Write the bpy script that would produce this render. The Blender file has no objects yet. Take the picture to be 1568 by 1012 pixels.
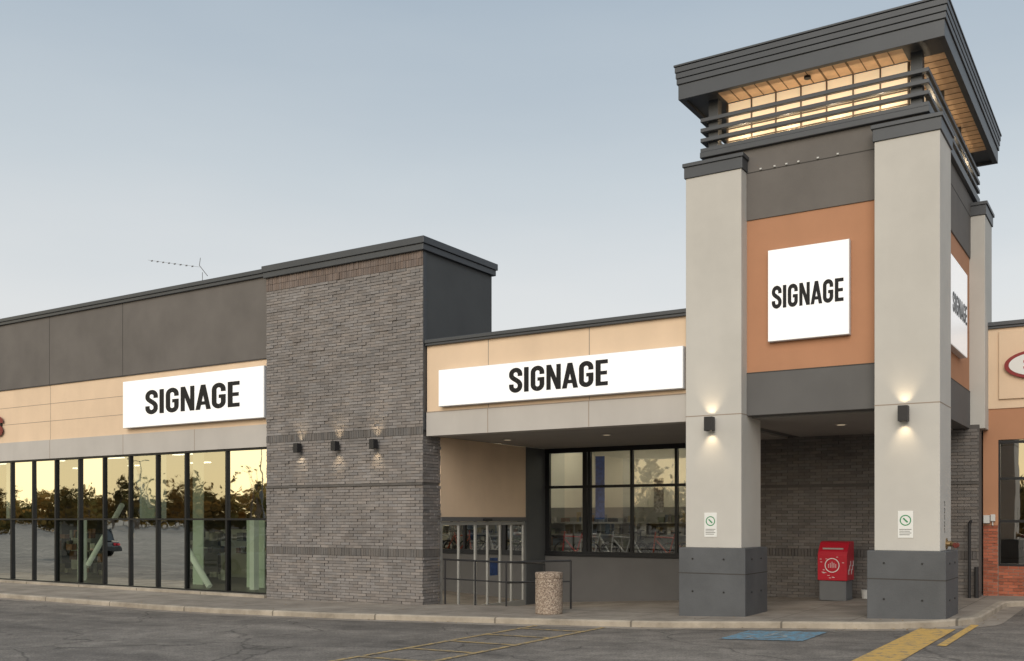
import bpy, math, random
from mathutils import Vector
random.seed(7)
sc = bpy.context.scene
sc.view_settings.view_transform='Standard'
sc.view_settings.look='None'
sc.view_settings.exposure=0

# ------------------------------------------------------------ helpers
def empty(name, loc=(0,0,0)):
    e=bpy.data.objects.new(name,None); sc.collection.objects.link(e); e.location=loc; e.empty_display_size=.3
    return e
class MB:
    def __init__(s): s.v=[]; s.f=[]; s.c=[]
    def box(s,x0,x1,y0,y1,z0,z1,col=None):
        b=len(s.v)
        s.v+=[(x0,y0,z0),(x1,y0,z0),(x1,y1,z0),(x0,y1,z0),(x0,y0,z1),(x1,y0,z1),(x1,y1,z1),(x0,y1,z1)]
        s.f+=[(b,b+3,b+2,b+1),(b+4,b+5,b+6,b+7),(b,b+1,b+5,b+4),(b+1,b+2,b+6,b+5),(b+2,b+3,b+7,b+6),(b+3,b,b+4,b+7)]
        if col is not None: s.c+=[col]*8
        return s
    def poly(s,pts):
        b=len(s.v); s.v+=[tuple(p) for p in pts]; s.f.append(tuple(range(b,b+len(pts)))); return s
    def cyl(s,p0,p1,r0,r1=None,n=12,caps=True):
        if r1 is None:r1=r0
        p0=Vector(p0);p1=Vector(p1);d=(p1-p0).normalized()
        a=d.orthogonal().normalized();c=d.cross(a)
        b=len(s.v)
        for p,r in((p0,r0),(p1,r1)):
            for i in range(n):
                t=2*math.pi*i/n
                s.v.append(tuple(p+a*math.cos(t)*r+c*math.sin(t)*r))
        for i in range(n):
            j=(i+1)%n
            s.f.append((b+i,b+j,b+n+j,b+n+i))
        if caps:
            s.f.append(tuple(b+i for i in reversed(range(n)))); s.f.append(tuple(b+n+i for i in range(n)))
        return s
    def torus(s,c,axis,R,r,n=28,m=8):
        c=Vector(c);ax=Vector(axis).normalized();a=ax.orthogonal().normalized();e=ax.cross(a)
        b=len(s.v)
        for i in range(n):
            t=2*math.pi*i/n; d=a*math.cos(t)+e*math.sin(t)
            for j in range(m):
                u=2*math.pi*j/m
                s.v.append(tuple(c+d*(R+r*math.cos(u))+ax*r*math.sin(u)))
        for i in range(n):
            for j in range(m):
                i2=(i+1)%n;j2=(j+1)%m
                s.f.append((b+i*m+j,b+i2*m+j,b+i2*m+j2,b+i*m+j2))
        return s
    def extrude(s,pts,axis,a0,a1):
        b=len(s.v);n=len(pts)
        for a in(a0,a1):
            for u,v in pts:
                s.v.append((u,a,v) if axis=='y' else (a,u,v) if axis=='x' else (u,v,a))
        for i in range(n):
            j=(i+1)%n; s.f.append((b+i,b+j,b+n+j,b+n+i))
        s.f.append(tuple(b+i for i in reversed(range(n)))); s.f.append(tuple(b+n+i for i in range(n)))
        return s
    def obj(s,name,mat,parent=None,bevel=0,smooth=False,loc=(0,0,0),rot=0):
        me=bpy.data.meshes.new(name); me.from_pydata(s.v,[],s.f); me.update()
        if s.c:
            ca=me.color_attributes.new('Col','FLOAT_COLOR','POINT')
            for i,c in enumerate(s.c): ca.data[i].color=(c[0],c[1],c[2],1)
        import bmesh
        bm=bmesh.new(); bm.from_mesh(me); bmesh.ops.recalc_face_normals(bm,faces=bm.faces); bm.to_mesh(me); bm.free()
        o=bpy.data.objects.new(name,me); sc.collection.objects.link(o)
        me.materials.append(mat)
        if parent: o.parent=parent
        o.location=loc; o.rotation_euler[2]=rot
        if bevel:
            m=o.modifiers.new('bevel','BEVEL'); m.width=bevel; m.segments=2; m.limit_method='ANGLE'
        if smooth:
            for p in me.polygons: p.use_smooth=True
        return o
def B(name,x0,x1,y0,y1,z0,z1,mat,parent=None,bevel=0): return MB().box(x0,x1,y0,y1,z0,z1).obj(name,mat,parent,bevel)

# ------------------------------------------------------------ materials
def newmat(name):
    m=bpy.data.materials.new(name); m.use_nodes=True; nt=m.node_tree
    return m,nt,nt.nodes['Principled BSDF']
def N(nt,t,**k):
    n=nt.nodes.new(t)
    for a,b in k.items(): setattr(n,a,b)
    return n
def mat(name,col,rough=.8,var=.12,scale=1.2,bump=.15,bscale=60,metal=0,streak=0.0,spec=.4,emit=0,ecol=None):
    m,nt,p=newmat(name); L=nt.links.new
    tc=N(nt,'ShaderNodeTexCoord')
    n1=N(nt,'ShaderNodeTexNoise'); n1.inputs['Scale'].default_value=scale; n1.inputs['Detail'].default_value=8; n1.inputs['Roughness'].default_value=.6
    L(tc.outputs['Object'],n1.inputs['Vector'])
    mr=N(nt,'ShaderNodeMapRange'); mr.inputs[1].default_value=.3; mr.inputs[2].default_value=.7
    mr.inputs[3].default_value=1-var; mr.inputs[4].default_value=1+var
    L(n1.outputs['Fac'],mr.inputs[0])
    fac=mr.outputs[0]
    if streak:
        mp=N(nt,'ShaderNodeMapping'); mp.inputs['Scale'].default_value=(1.6,1.6,.22); L(tc.outputs['Object'],mp.inputs['Vector'])
        n2=N(nt,'ShaderNodeTexNoise'); n2.inputs['Scale'].default_value=1.0; n2.inputs['Detail'].default_value=5; L(mp.outputs[0],n2.inputs['Vector'])
        m2=N(nt,'ShaderNodeMapRange'); m2.inputs[1].default_value=.35;m2.inputs[2].default_value=.7;m2.inputs[3].default_value=1+streak*.4;m2.inputs[4].default_value=1-streak
        L(n2.outputs['Fac'],m2.inputs[0])
        mm=N(nt,'ShaderNodeMath',operation='MULTIPLY'); L(fac,mm.inputs[0]); L(m2.outputs[0],mm.inputs[1]); fac=mm.outputs[0]
    vm=N(nt,'ShaderNodeVectorMath',operation='SCALE'); vm.inputs[0].default_value=col[:3]; L(fac,vm.inputs['Scale'])
    L(vm.outputs[0],p.inputs['Base Color'])
    p.inputs['Roughness'].default_value=rough; p.inputs['Metallic'].default_value=metal
    p.inputs['Specular IOR Level'].default_value=spec
    if bump:
        n3=N(nt,'ShaderNodeTexNoise'); n3.inputs['Scale'].default_value=bscale; n3.inputs['Detail'].default_value=4; L(tc.outputs['Object'],n3.inputs['Vector'])
        bp=N(nt,'ShaderNodeBump'); bp.inputs['Strength'].default_value=bump; bp.inputs['Distance'].default_value=.01
        L(n3.outputs['Fac'],bp.inputs['Height']); L(bp.outputs[0],p.inputs['Normal'])
    if emit:
        p.inputs['Emission Color'].default_value=(*(ecol or col)[:3],1); p.inputs['Emission Strength'].default_value=emit
    return m
def emis(name,col,s):
    m,nt,p=newmat(name); p.inputs['Base Color'].default_value=(*col,1); p.inputs['Emission Color'].default_value=(*col,1); p.inputs['Emission Strength'].default_value=s; return m
def brickmat(name,base):
    m,nt,p=newmat(name); L=nt.links.new
    at=N(nt,'ShaderNodeAttribute'); at.attribute_name='Col'
    tc=N(nt,'ShaderNodeTexCoord'); n1=N(nt,'ShaderNodeTexNoise'); n1.inputs['Scale'].default_value=1.4; n1.inputs['Detail'].default_value=9; n1.inputs['Roughness'].default_value=.7; L(tc.outputs['Object'],n1.inputs['Vector'])
    mr=N(nt,'ShaderNodeMapRange'); mr.inputs[1].default_value=.3; mr.inputs[2].default_value=.7;mr.inputs[3].default_value=.82;mr.inputs[4].default_value=1.18; L(n1.outputs['Fac'],mr.inputs[0])
    vm=N(nt,'ShaderNodeVectorMath',operation='SCALE'); L(at.outputs['Color'],vm.inputs[0]); L(mr.outputs[0],vm.inputs['Scale']); L(vm.outputs[0],p.inputs['Base Color'])
    p.inputs['Roughness'].default_value=.85
    n3=N(nt,'ShaderNodeTexNoise'); n3.inputs['Scale'].default_value=45; n3.inputs['Detail'].default_value=5; L(tc.outputs['Object'],n3.inputs['Vector'])
    bp=N(nt,'ShaderNodeBump'); bp.inputs['Strength'].default_value=.5; bp.inputs['Distance'].default_value=.012; L(n3.outputs['Fac'],bp.inputs['Height']); L(bp.outputs[0],p.inputs['Normal'])
    return m
def glassmat(name,fac,tint=(.7,.74,.72),wob=.02,gcol=(.95,.95,.93)):
    m,nt,p=newmat(name); L=nt.links.new; nt.nodes.remove(p)
    out=[n for n in nt.nodes if n.type=='OUTPUT_MATERIAL'][0]
    g=N(nt,'ShaderNodeBsdfGlossy'); g.inputs['Roughness'].default_value=.015; g.inputs['Color'].default_value=(*gcol,1)
    t=N(nt,'ShaderNodeBsdfTransparent'); t.inputs['Color'].default_value=(*tint,1)
    lw=N(nt,'ShaderNodeFresnel'); lw.inputs['IOR'].default_value=1.5
    ad=N(nt,'ShaderNodeMath',operation='ADD'); ad.inputs[1].default_value=fac; ad.use_clamp=True; L(lw.outputs[0],ad.inputs[0])
    tc=N(nt,'ShaderNodeTexCoord'); n=N(nt,'ShaderNodeTexNoise'); n.inputs['Scale'].default_value=.9; L(tc.outputs['Object'],n.inputs['Vector'])
    bp=N(nt,'ShaderNodeBump'); bp.inputs['Strength'].default_value=wob*5; bp.inputs['Distance'].default_value=.03; L(n.outputs['Fac'],bp.inputs['Height']); L(bp.outputs[0],g.inputs['Normal'])
    mx=N(nt,'ShaderNodeMixShader'); L(ad.outputs[0],mx.inputs[0]); L(t.outputs[0],mx.inputs[1]); L(g.outputs[0],mx.inputs[2]); L(mx.outputs[0],out.inputs['Surface'])
    return m

M_beige=mat('beige_stucco',(.75,.575,.41),.9,.05,.8,.12,90,streak=.04)
M_ltgrey=mat('light_grey_stucco',(.50,.475,.445),.9,.05,.8,.12,90,streak=.04)
M_col=mat('column_stucco',(.535,.52,.485),.9,.06,.7,.15,90,streak=.03)
M_dkgrey=mat('dark_grey_stucco',(.142,.131,.122),.85,.14,.7,.2,70,streak=.04)
M_side=mat('charcoal_panel',(.085,.09,.093),.7,.08,.9,.1,70,streak=.04)
M_beam=mat('grey_beam_stucco',(.125,.123,.122),.85,.07,.9,.15,70,streak=.03)
M_base=mat('painted_block_base',(.10,.105,.112),.7,.14,1.3,.35,30,streak=.06)
M_orange=mat('orange_stucco',(.46,.235,.135),.9,.05,.9,.12,90,streak=.04)
M_cap=mat('charcoal_metal_cap',(.078,.084,.093),.45,.06,1.5,.03,20,metal=.3)
M_frame=mat('black_aluminium',(.02,.021,.023),.4,.05,3,.0,20,metal=.4)
M_silver=mat('silver_aluminium',(.36,.36,.34),.4,.05,3,.0,20,metal=.3)
M_soffit=mat('soffit_panel',(.33,.31,.29),.85,.05,1,.1,50)
M_wood=mat('wood_soffit',(.72,.50,.32),.6,.12,5,.1,30)
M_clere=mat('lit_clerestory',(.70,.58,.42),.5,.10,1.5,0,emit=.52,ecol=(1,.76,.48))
M_joint=mat('joint_shadow',(.06,.056,.052),.9,.05,3,0)
M_jointl=mat('reveal_joint',(.33,.27,.22),.9,.05,3,0)
M_sign=mat('white_sign_face',(.86,.86,.86),.35,.01,1,0,emit=.30,ecol=(1,1,1))
M_signside=mat('sign_return',(.62,.63,.65),.4,.02,1,0)
M_text=mat('black_vinyl',(.016,.016,.017),.5,.02,3,0,spec=.2)
M_interior=mat('interior_wall',(.62,.58,.50),.9,.05,1,0)
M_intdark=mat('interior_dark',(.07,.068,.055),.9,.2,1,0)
M_floor=mat('interior_floor',(.2,.18,.16),.4,.1,1,0)
M_strut=mat('white_steel',(.6,.6,.58),.5,.05,2,0)
M_brick=brickmat('dark_brick',None)
M_mortar=mat('mortar',(.115,.107,.10),.95,.15,3,.3,60)
M_mortar_r=mat('mortar_light',(.3,.24,.2),.95,.15,3,.3,60)
G_store=glassmat('storefront_glass',.40,(.62,.68,.60),.02,(1,.98,.88))
G_low=glassmat('storefront_glass_lower',.09,(.66,.74,.64),.02,(.95,.97,.92))  # same glazing set less reflective, to darken the reflection in the lower panes
G_win=glassmat('window_glass',.15,(.80,.83,.80),.012)
G_door=glassmat('door_glass_clear',.03,(.92,.94,.92),.012)
M_black=mat('black_paint',(.02,.02,.022),.45,.05,3,0)

# ------------------------------------------------------------ ground heights
def interp(x,pts):
    if x<=pts[0][0]: return pts[0][1]
    for (a,b),(c,d) in zip(pts,pts[1:]):
        if x<=c: return b+(d-b)*(x-a)/(c-a)
    return pts[-1][1]
def sst(t): t=max(0,min(1,t)); return t*t*(3-2*t)
def A(x): return interp(x,[(-60,-.15),(-20,-.16),(-15.65,-.1),(-8.5,0),(-3,.22),(8,.3)])
def walk(x,y): return A(x)-.40*sst((y-20.3)/4.5)*interp(x,[(-16.5,1),(-11,.4),(-8.8,0)])
def road(x,y): return A(x)-.13

def asphaltmat():
    m,nt,p=newmat('asphalt'); L=nt.links.new
    tc=N(nt,'ShaderNodeTexCoord')
    def noise(sc_,det,vec=None,ro=.5):
        n=N(nt,'ShaderNodeTexNoise'); n.inputs['Scale'].default_value=sc_; n.inputs['Detail'].default_value=det; n.inputs['Roughness'].default_value=ro; L(vec or tc.outputs['Object'],n.inputs['Vector']); return n
    big=noise(.25,6); med=noise(1.6,8,None,.65); fine=noise(26,7,None,.75)
    r=N(nt,'ShaderNodeValToRGB'); r.color_ramp.elements[0].position=.36; r.color_ramp.elements[0].color=(.125,.111,.098,1); r.color_ramp.elements[1].position=.62; r.color_ramp.elements[1].color=(.25,.222,.192,1)
    mp=N(nt,'ShaderNodeMapping'); mp.inputs['Rotation'].default_value=(0,0,.12); mp.inputs['Scale'].default_value=(.16,1.3,1); L(tc.outputs['Object'],mp.inputs['Vector'])
    st=noise(.9,7,mp.outputs[0],.6)
    a=N(nt,'ShaderNodeMath',operation='ADD'); L(big.outputs['Fac'],a.inputs[0]); L(st.outputs['Fac'],a.inputs[1])
    h=N(nt,'ShaderNodeMath',operation='MULTIPLY'); h.inputs[1].default_value=.5; L(a.outputs[0],h.inputs[0]); L(h.outputs[0],r.inputs[0])
    mr=N(nt,'ShaderNodeMapRange'); mr.inputs[1].default_value=.3;mr.inputs[2].default_value=.7;mr.inputs[3].default_value=.4;mr.inputs[4].default_value=1.6; L(fine.outputs['Fac'],mr.inputs[0])
    s=N(nt,'ShaderNodeVectorMath',operation='SCALE'); L(r.outputs[0],s.inputs[0]); L(mr.outputs[0],s.inputs['Scale'])
    wn=noise(.8,5); va=N(nt,'ShaderNodeVectorMath',operation='ADD'); L(tc.outputs['Object'],va.inputs[0]); L(wn.outputs['Color'],va.inputs[1])
    vo=N(nt,'ShaderNodeTexVoronoi',feature='DISTANCE_TO_EDGE'); vo.inputs['Scale'].default_value=.3; L(va.outputs[0],vo.inputs['Vector'])
    cr=N(nt,'ShaderNodeMapRange'); cr.inputs[1].default_value=.0;cr.inputs[2].default_value=.010;cr.inputs[3].default_value=.45;cr.inputs[4].default_value=1; L(vo.outputs['Distance'],cr.inputs[0])
    s2=N(nt,'ShaderNodeVectorMath',operation='SCALE'); L(s.outputs[0],s2.inputs[0]); L(cr.outputs[0],s2.inputs['Scale'])
    m2=N(nt,'ShaderNodeMapRange'); m2.inputs[1].default_value=.35;m2.inputs[2].default_value=.65;m2.inputs[3].default_value=.72;m2.inputs[4].default_value=1.2; L(med.outputs['Fac'],m2.inputs[0])
    s3=N(nt,'ShaderNodeVectorMath',operation='SCALE'); L(s2.outputs[0],s3.inputs[0]); L(m2.outputs[0],s3.inputs['Scale'])
    L(s3.outputs[0],p.inputs['Base Color']); p.inputs['Roughness'].default_value=.9
    bp=N(nt,'ShaderNodeBump'); bp.inputs['Strength'].default_value=.7; bp.inputs['Distance'].default_value=.012; L(fine.outputs['Fac'],bp.inputs['Height']); L(bp.outputs[0],p.inputs['Normal'])
    return m
M_asph=asphaltmat()
def concretemat(name,c0,c1,joints=True):
    m,nt,p=newmat(name); L=nt.links.new
    tc=N(nt,'ShaderNodeTexCoord')
    n=N(nt,'ShaderNodeTexNoise'); n.inputs['Scale'].default_value=1.1; n.inputs['Detail'].default_value=9; n.inputs['Roughness'].default_value=.7; L(tc.outputs['Object'],n.inputs['Vector'])
    r=N(nt,'ShaderNodeValToRGB'); r.color_ramp.elements[0].position=.33; r.color_ramp.elements[0].color=(*c0,1); r.color_ramp.elements[1].position=.67; r.color_ramp.elements[1].color=(*c1,1); L(n.outputs['Fac'],r.inputs[0])
    col=r.outputs[0]
    if joints:
        mp=N(nt,'ShaderNodeMapping'); mp.inputs['Location'].default_value=(.3,.4,0); L(tc.outputs['Object'],mp.inputs['Vector'])
        b=N(nt,'ShaderNodeTexBrick'); b.offset=0; b.inputs['Scale'].default_value=1; b.inputs['Brick Width'].default_value=1.5; b.inputs['Row Height'].default_value=1.5; b.inputs['Mortar Size'].default_value=.012; b.inputs['Mortar Smooth'].default_value=.3
        b.inputs['Color1'].default_value=(1,1,1,1); b.inputs['Color2'].default_value=(.86,.86,.86,1); b.inputs['Mortar'].default_value=(.45,.43,.4,1); L(mp.outputs[0],b.inputs['Vector'])
        mx=N(nt,'ShaderNodeMix',data_type='RGBA',blend_type='MULTIPLY'); mx.inputs[0].default_value=1; L(col,mx.inputs[6]); L(b.outputs['Color'],mx.inputs[7]); col=mx.outputs[2]
    else:
        sx=N(nt,'ShaderNodeSeparateXYZ'); L(tc.outputs['Object'],sx.inputs[0])
        md=N(nt,'ShaderNodeMath',operation='PINGPONG'); md.inputs[1].default_value=1.5; L(sx.outputs['X'],md.inputs[0])
        jr=N(nt,'ShaderNodeMapRange'); jr.inputs[1].default_value=.01; jr.inputs[2].default_value=.03; jr.inputs[3].default_value=.4; jr.inputs[4].default_value=1; L(md.outputs[0],jr.inputs[0])
        vs=N(nt,'ShaderNodeVectorMath',operation='SCALE'); L(col,vs.inputs[0]); L(jr.outputs[0],vs.inputs['Scale']); col=vs.outputs[0]
    L(col,p.inputs['Base Color']); p.inputs['Roughness'].default_value=.9
    f=N(nt,'ShaderNodeTexNoise'); f.inputs['Scale'].default_value=70; L(tc.outputs['Object'],f.inputs['Vector'])
    bp=N(nt,'ShaderNodeBump'); bp.inputs['Strength'].default_value=.4; bp.inputs['Distance'].default_value=.006; L(f.outputs['Fac'],bp.inputs['Height']); L(bp.outputs[0],p.inputs['Normal'])
    return m
M_walk=concretemat('sidewalk_concrete',(.225,.193,.16),(.40,.35,.295))
M_curb=concretemat('curb_concrete',(.25,.215,.17),(.48,.42,.34),False)

xs=[-3000,-900,-300,-150,-110]+[-90+i for i in range(0,121)]+[45,70,120,300,900,3000]
ys=[-3000,-900,-300,-120,-60]+[-40+i for i in range(0,70)]+[32,40,60,120,300,900,3000]
mb=MB()
for y in ys:
    for x in xs:
        z=road(x,y)
        if y>=20 and x<-9: z-=.6
        elif y>=28: z-=.3
        mb.v.append((x,y,z))
nx=len(xs)
for j in range(len(ys)-1):
    for i in range(nx-1):
        a=j*nx+i; mb.f.append((a,a+1,a+nx+1,a+nx))
mb.obj('ground',M_asph)

# sidewalk + curb
front=[]
ctrl=[(-90,17.3),(-40,17.2),(-22,17.1),(-16,17.5),(-11,18.3),(-8.3,18.85),(-5.2,19.3)]
for (a,b),(c,d) in zip(ctrl,ctrl[1:]):
    n=max(2,int((c-a)/.5))
    for i in range(n): front.append((a+(c-a)*i/n,b+(d-b)*i/n))
cx,cy,r=-4.7,21.3,2.0
front.append((-5.0,19.3))
for i in range(0,13):
    t=-math.pi/2+math.pi/2*i/12; front.append((cx+r*math.cos(t),cy+r*math.sin(t)))
for i in range(1,8): front.append((-2.7,21.3+3.7*i/7))
for i in range(1,7):
    t=math.pi-math.pi/2*i/6; front.append((-2.1+.6*math.cos(t),25.0+.6*math.sin(t)))
for i in range(1,30): front.append((-2.1+i,25.6))
def normal(i):
    p=Vector(front[max(0,i-1)]);q=Vector(front[min(len(front)-1,i+1)]);d=(q-p).normalized(); return Vector((-d.y,d.x))
sm=MB(); rows=30; nf=len(front)
for i,(x,y) in enumerate(front):
    n=normal(i); x0,y0=x+n.x*.15,y+n.y*.15
    if x<-5: bx=x
    elif i<nf-29-6: 
        k0=[k for k,(a,b) in enumerate(front) if a>=-5][0]; bx=-5+(i-k0)/(nf-29-6-k0)*1.8
    else:
        k1=nf-29-6; bx=max(x, -3.2) if i>k1+5 else -3.2+(i-k1)/6*1.1
    for j in range(rows+1):
        t=j/rows; X=x0+(bx-x0)*t; Y=y0+(29-y0)*t
        sm.v.append((X,Y,walk(X,Y)))
for i in range(nf-1):
    for j in range(rows):
        a=i*(rows+1)+j; sm.f.append((a,a+rows+1,a+rows+2,a+1))
sm.obj('sidewalk',M_walk)
cm=MB()
for i,(x,y) in enumerate(front):
    n=normal(i); z=A(x)+.004; zr=road(x,y)-.1
    for (o,zz) in((0,zr),(0.0,z-.03),(.03,z),(.15,z),(.15,z-.1)): cm.v.append((x+n.x*o,y+n.y*o,zz))
for i in range(nf-1):
    for j in range(4):
        a=i*5+j; cm.f.append((a,a+5,a+6,a+1))
cm.obj('curb',M_curb)
gm=MB()
for i in range(nf-1):
    q=[]
    for k in (i,i+1):
        n=normal(k); x,y=front[k]; q.append([(x-n.x*o,y-n.y*o,road(x-n.x*o,y)+.006) for o in(0,.38)])
    gm.poly([q[0][0],q[1][0],q[1][1],q[0][1]])
gm.obj('gutter_pavement',M_walk)
# blown leaves and grit gathered along the kerb
lm=MB()
for k in range(420):
    i=random.randrange(60,nf-40); n=normal(i); x,y=front[i]; o=-abs(random.gauss(0,.16)) if random.random()<.7 else random.uniform(.2,1.6)
    X=x+n.x*o+random.uniform(-.25,.25); Y=y+n.y*o; z=(road(X,Y)+.012) if o<0 else walk(X,Y)+.008
    s=random.uniform(.012,.03); a=random.uniform(0,6.28)
    lm.poly([(X+s*math.cos(a+t),Y+s*math.sin(a+t)*.7,z+random.uniform(0,.012)) for t in (0,1.57,3.14,4.71)])
lm.obj('fallen_leaves',mat('dry_leaves',(.28,.19,.08),.9,.5,4,0))

# road paint
def paintmat(name,col,wear=.5):
    m,nt,p=newmat(name); L=nt.links.new
    tc=N(nt,'ShaderNodeTexCoord'); n=N(nt,'ShaderNodeTexNoise'); n.inputs['Scale'].default_value=7; n.inputs['Detail'].default_value=10; n.inputs['Roughness'].default_value=.8; L(tc.outputs['Object'],n.inputs['Vector'])
    r=N(nt,'ShaderNodeValToRGB'); r.color_ramp.elements[0].position=wear-.07; r.color_ramp.elements[0].color=(.18,.16,.14,1); r.color_ramp.elements[1].position=wear+.07; r.color_ramp.elements[1].color=(*col,1); L(n.outputs['Fac'],r.inputs[0])
    L(r.outputs[0],p.inputs['Base Color']); p.inputs['Roughness'].default_value=.8; return m
M_yel=paintmat('yellow_road_paint',(.64,.40,.11),.43)
M_yelw=paintmat('worn_yellow_paint',(.52,.36,.14),.49)
M_blue=paintmat('blue_road_paint',(.14,.33,.47),.49)
M_whitep=paintmat('white_road_paint',(.32,.42,.47),.5)
def strip(mb,x0,x1,y0,y1,dz=.004):
    nx_=max(1,int((x1-x0)/.5)); ny_=max(1,int((y1-y0)/1))
    for i in range(nx_):
        for j in range(ny_):
            a=x0+(x1-x0)*i/nx_;b=x0+(x1-x0)*(i+1)/nx_;c=y0+(y1-y0)*j/ny_;d=y0+(y1-y0)*(j+1)/ny_
            mb.poly([(a,c,road(a,c)+dz),(b,c,road(b,c)+dz),(b,d,road(b,d)+dz),(a,d,road(a,d)+dz)])
m1=MB(); strip(m1,-3.55,-2.92,8,19.6,.010); m1.obj('crossing_stripe',M_yel)
m1=MB(); strip(m1,-2.80,-2.66,16.9,20.6,.010); m1.obj('edge_line_marking',M_yel)
m1=MB(); strip(m1,-9.52,-9.40,6,18.4,.010); strip(m1,-10.98,-10.86,6,18.1,.010)
for k in range(9): strip(m1,-10.86,-9.52,7.4+k*1.25,7.52+k*1.25,.0105)
m1.obj('access_aisle_marking',M_yelw)
m1=MB(); strip(m1,-6.45,-4.95,17.0,18.6,.010); m1.obj('accessible_parking_marking',M_blue)
m1=MB()
def flat_ring(mb,cx,cy,R,r,a0,a1,n=20,dz=.014):
    for i in range(n):
        t=a0+(a1-a0)*i/n;u=a0+(a1-a0)*(i+1)/n
        pts=[(cx+R*math.cos(t),cy+R*math.sin(t)),(cx+R*math.cos(u),cy+R*math.sin(u)),(cx+r*math.cos(u),cy+r*math.sin(u)),(cx+r*math.cos(t),cy+r*math.sin(t))]
        mb.poly([(x,y,road(x,y)+dz) for x,y in pts])
flat_ring(m1,-5.75,17.55,.36,.28,math.radians(150),math.radians(400))
strip(m1,-5.83,-5.73,17.55,18.2,.0145); strip(m1,-5.73,-5.45,17.75,17.84,.0145); flat_ring(m1,-5.78,18.35,.09,.0,0,6.283,12)
m1.obj('wheelchair_symbol_marking',M_whitep)

# ------------------------------------------------------------ brickwork
def rc(base,v=.3):
    k=1+random.uniform(-v,v); w=random.uniform(-.03,.03)
    return (base[0]*k*(1+w),base[1]*k,base[2]*k*(1-w))
def brickwall(mb,axis,plane,sgn,u0,u1,z0,z1,bw,bh,base,gap=.012,dmin=.008,dmax=.03,v=.17):
    rows_=max(1,round((z1-z0)/bh)); bh=(z1-z0)/rows_
    for r_ in range(rows_):
        off=(r_%2)*bw*.5 if bh<bw else 0
        u=u0-off
        while u<u1-.01:
            a=max(u,u0);b=min(u+bw,u1)
            if b-a>.03:
                d=random.uniform(dmin,dmax)*(1.5 if random.random()<.12 else 1)
                p0=plane; p1=plane+sgn*d; lo,hi=min(p0,p1),max(p0,p1)
                zz=z0+r_*bh
                if axis=='x': mb.box(a+gap/2,b-gap/2,lo,hi,zz+gap/2,zz+bh-gap/2,rc(base,v))
                else: mb.box(lo,hi,a+gap/2,b-gap/2,zz+gap/2,zz+bh-gap/2,rc(base,v))
            u+=bw
GB=(.225,.207,.197); DB=(.135,.125,.118); RB=(.175,.138,.12)

mall=empty('strip_mall_building')
BX0,BX1,BY0,BY1=-21.3,-15.65,20.3,23.5
mb=MB(); mb.box(BX0,BX1-.03,BY0+.03,BY1,4.27,9.02); mb.box(BX0,BX1-.03,BY0+.03,21.0,-.6,4.27); mb.obj('brick_block_core',M_mortar,mall)
mb=MB()
def face(axis,plane,sgn,u0,u1,zt=8.98):
    for (z0,z1) in((-.5,1.12),(1.32,2.98),(3.05,4.28),(4.48,8.62)):
        z1=min(z1,zt)
        if z1>z0: brickwall(mb,axis,plane,sgn,u0,u1,z0,z1,.30,.078,GB,dmin=.005,dmax=.032)
    for z0,z1,c in((1.12,1.32,DB),(4.28,4.48,DB),(8.62,9.0,RB)):
        if z0<zt: brickwall(mb,axis,plane,sgn,u0,u1,z0,z1,.085,z1-z0 if z1-z0<.3 else .19,c,gap=.009,dmin=.018,dmax=.026,v=.12)
face('x',BY0+.03,-1,BX0,BX1)
face('y',BX1-.03,1,BY0+.03,21.08,4.25)
mb.obj('brick_facing',M_brick,mall)
B('ledge_course',BX0,BX1+.01,BY0-.03,BY0+.03,2.985,3.04,M_mortar,mall)
B('side_panel',BX1-.03,BX1-.005,BY0+.16,BY1,4.4,9.0,M_side,mall)
B('brick_corner_trim',BX1-.03,BX1+.01,BY0+.03,BY0+.158,4.4,9.0,M_cap,mall)
mb=MB(); mb.box(BX0-.04,BX1+.08,BY0-.08,BY1+.1,9.0,9.16); mb.box(BX0-.07,BX1+.12,BY0-.12,BY1+.14,9.16,9.34); mb.obj('cornice_cap',M_cap,mall,.012)

# --- left store
LX0=-62; LY=20.45
mb=MB(); mb.box(LX0,BX0,LY,LY+.35,6.75,9.1); mb.obj('parapet_wall',M_dkgrey,mall)
mb=MB(); mb.box(LX0,BX0,LY+.04,LY+.35,4.85,6.75); mb.obj('beige_sign_band',M_beige,mall)
mb=MB(); mb.box(LX0,BX0,LY+.01,LY+.35,4.2,4.85); mb.obj('grey_lintel_band',M_ltgrey,mall)
mb=MB(); mb.box(LX0,BX0-.04,LY-.08,LY+.4,9.1,9.2); mb.box(LX0,BX0-.075,LY-.12,LY+.42,9.2,9.32); mb.obj('parapet_cap',M_cap,mall,.01)
j=MB()
for x in (-28.0,-32.0,-36.0,-41.2,-45.5): j.box(x-.012,x+.012,LY-.003,LY+.01,6.75,9.1)
j.box(LX0,BX0,LY-.002,LY+.01,6.735,6.765)
j.obj('parapet_joints',M_joint,mall)
j=MB()
for z in (5.5,6.1): j.box(LX0,-27.8,LY+.036,LY+.05,z-.008,z+.008)
for x in (-32.0,-41.2): j.box(x-.008,x+.008,LY+.036,LY+.05,4.86,6.735)
for x in (-28,-32.0,-36,-41.2,-24.55): j.box(x-.01,x+.01,LY+.007,LY+.02,4.2,4.85)
j.obj('band_joints',M_jointl,mall)
mxs=[-21.35,-23.2,-25.03,-26.4,-27.75,-29.1,-30.43,-31.77,-33.1,-34.43,-35.8,-37.15,-38.5,-39.9,-41.3,-42.7,-44,-46,-48,-50,-53,-56,-59,-62]
GY=20.58
fr=MB()
for i,x in enumerate(mxs):
    w=.04 if i else .03
    fr.box(x-w,x+w,GY-.07,GY+.09,-.1,4.2)
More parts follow.
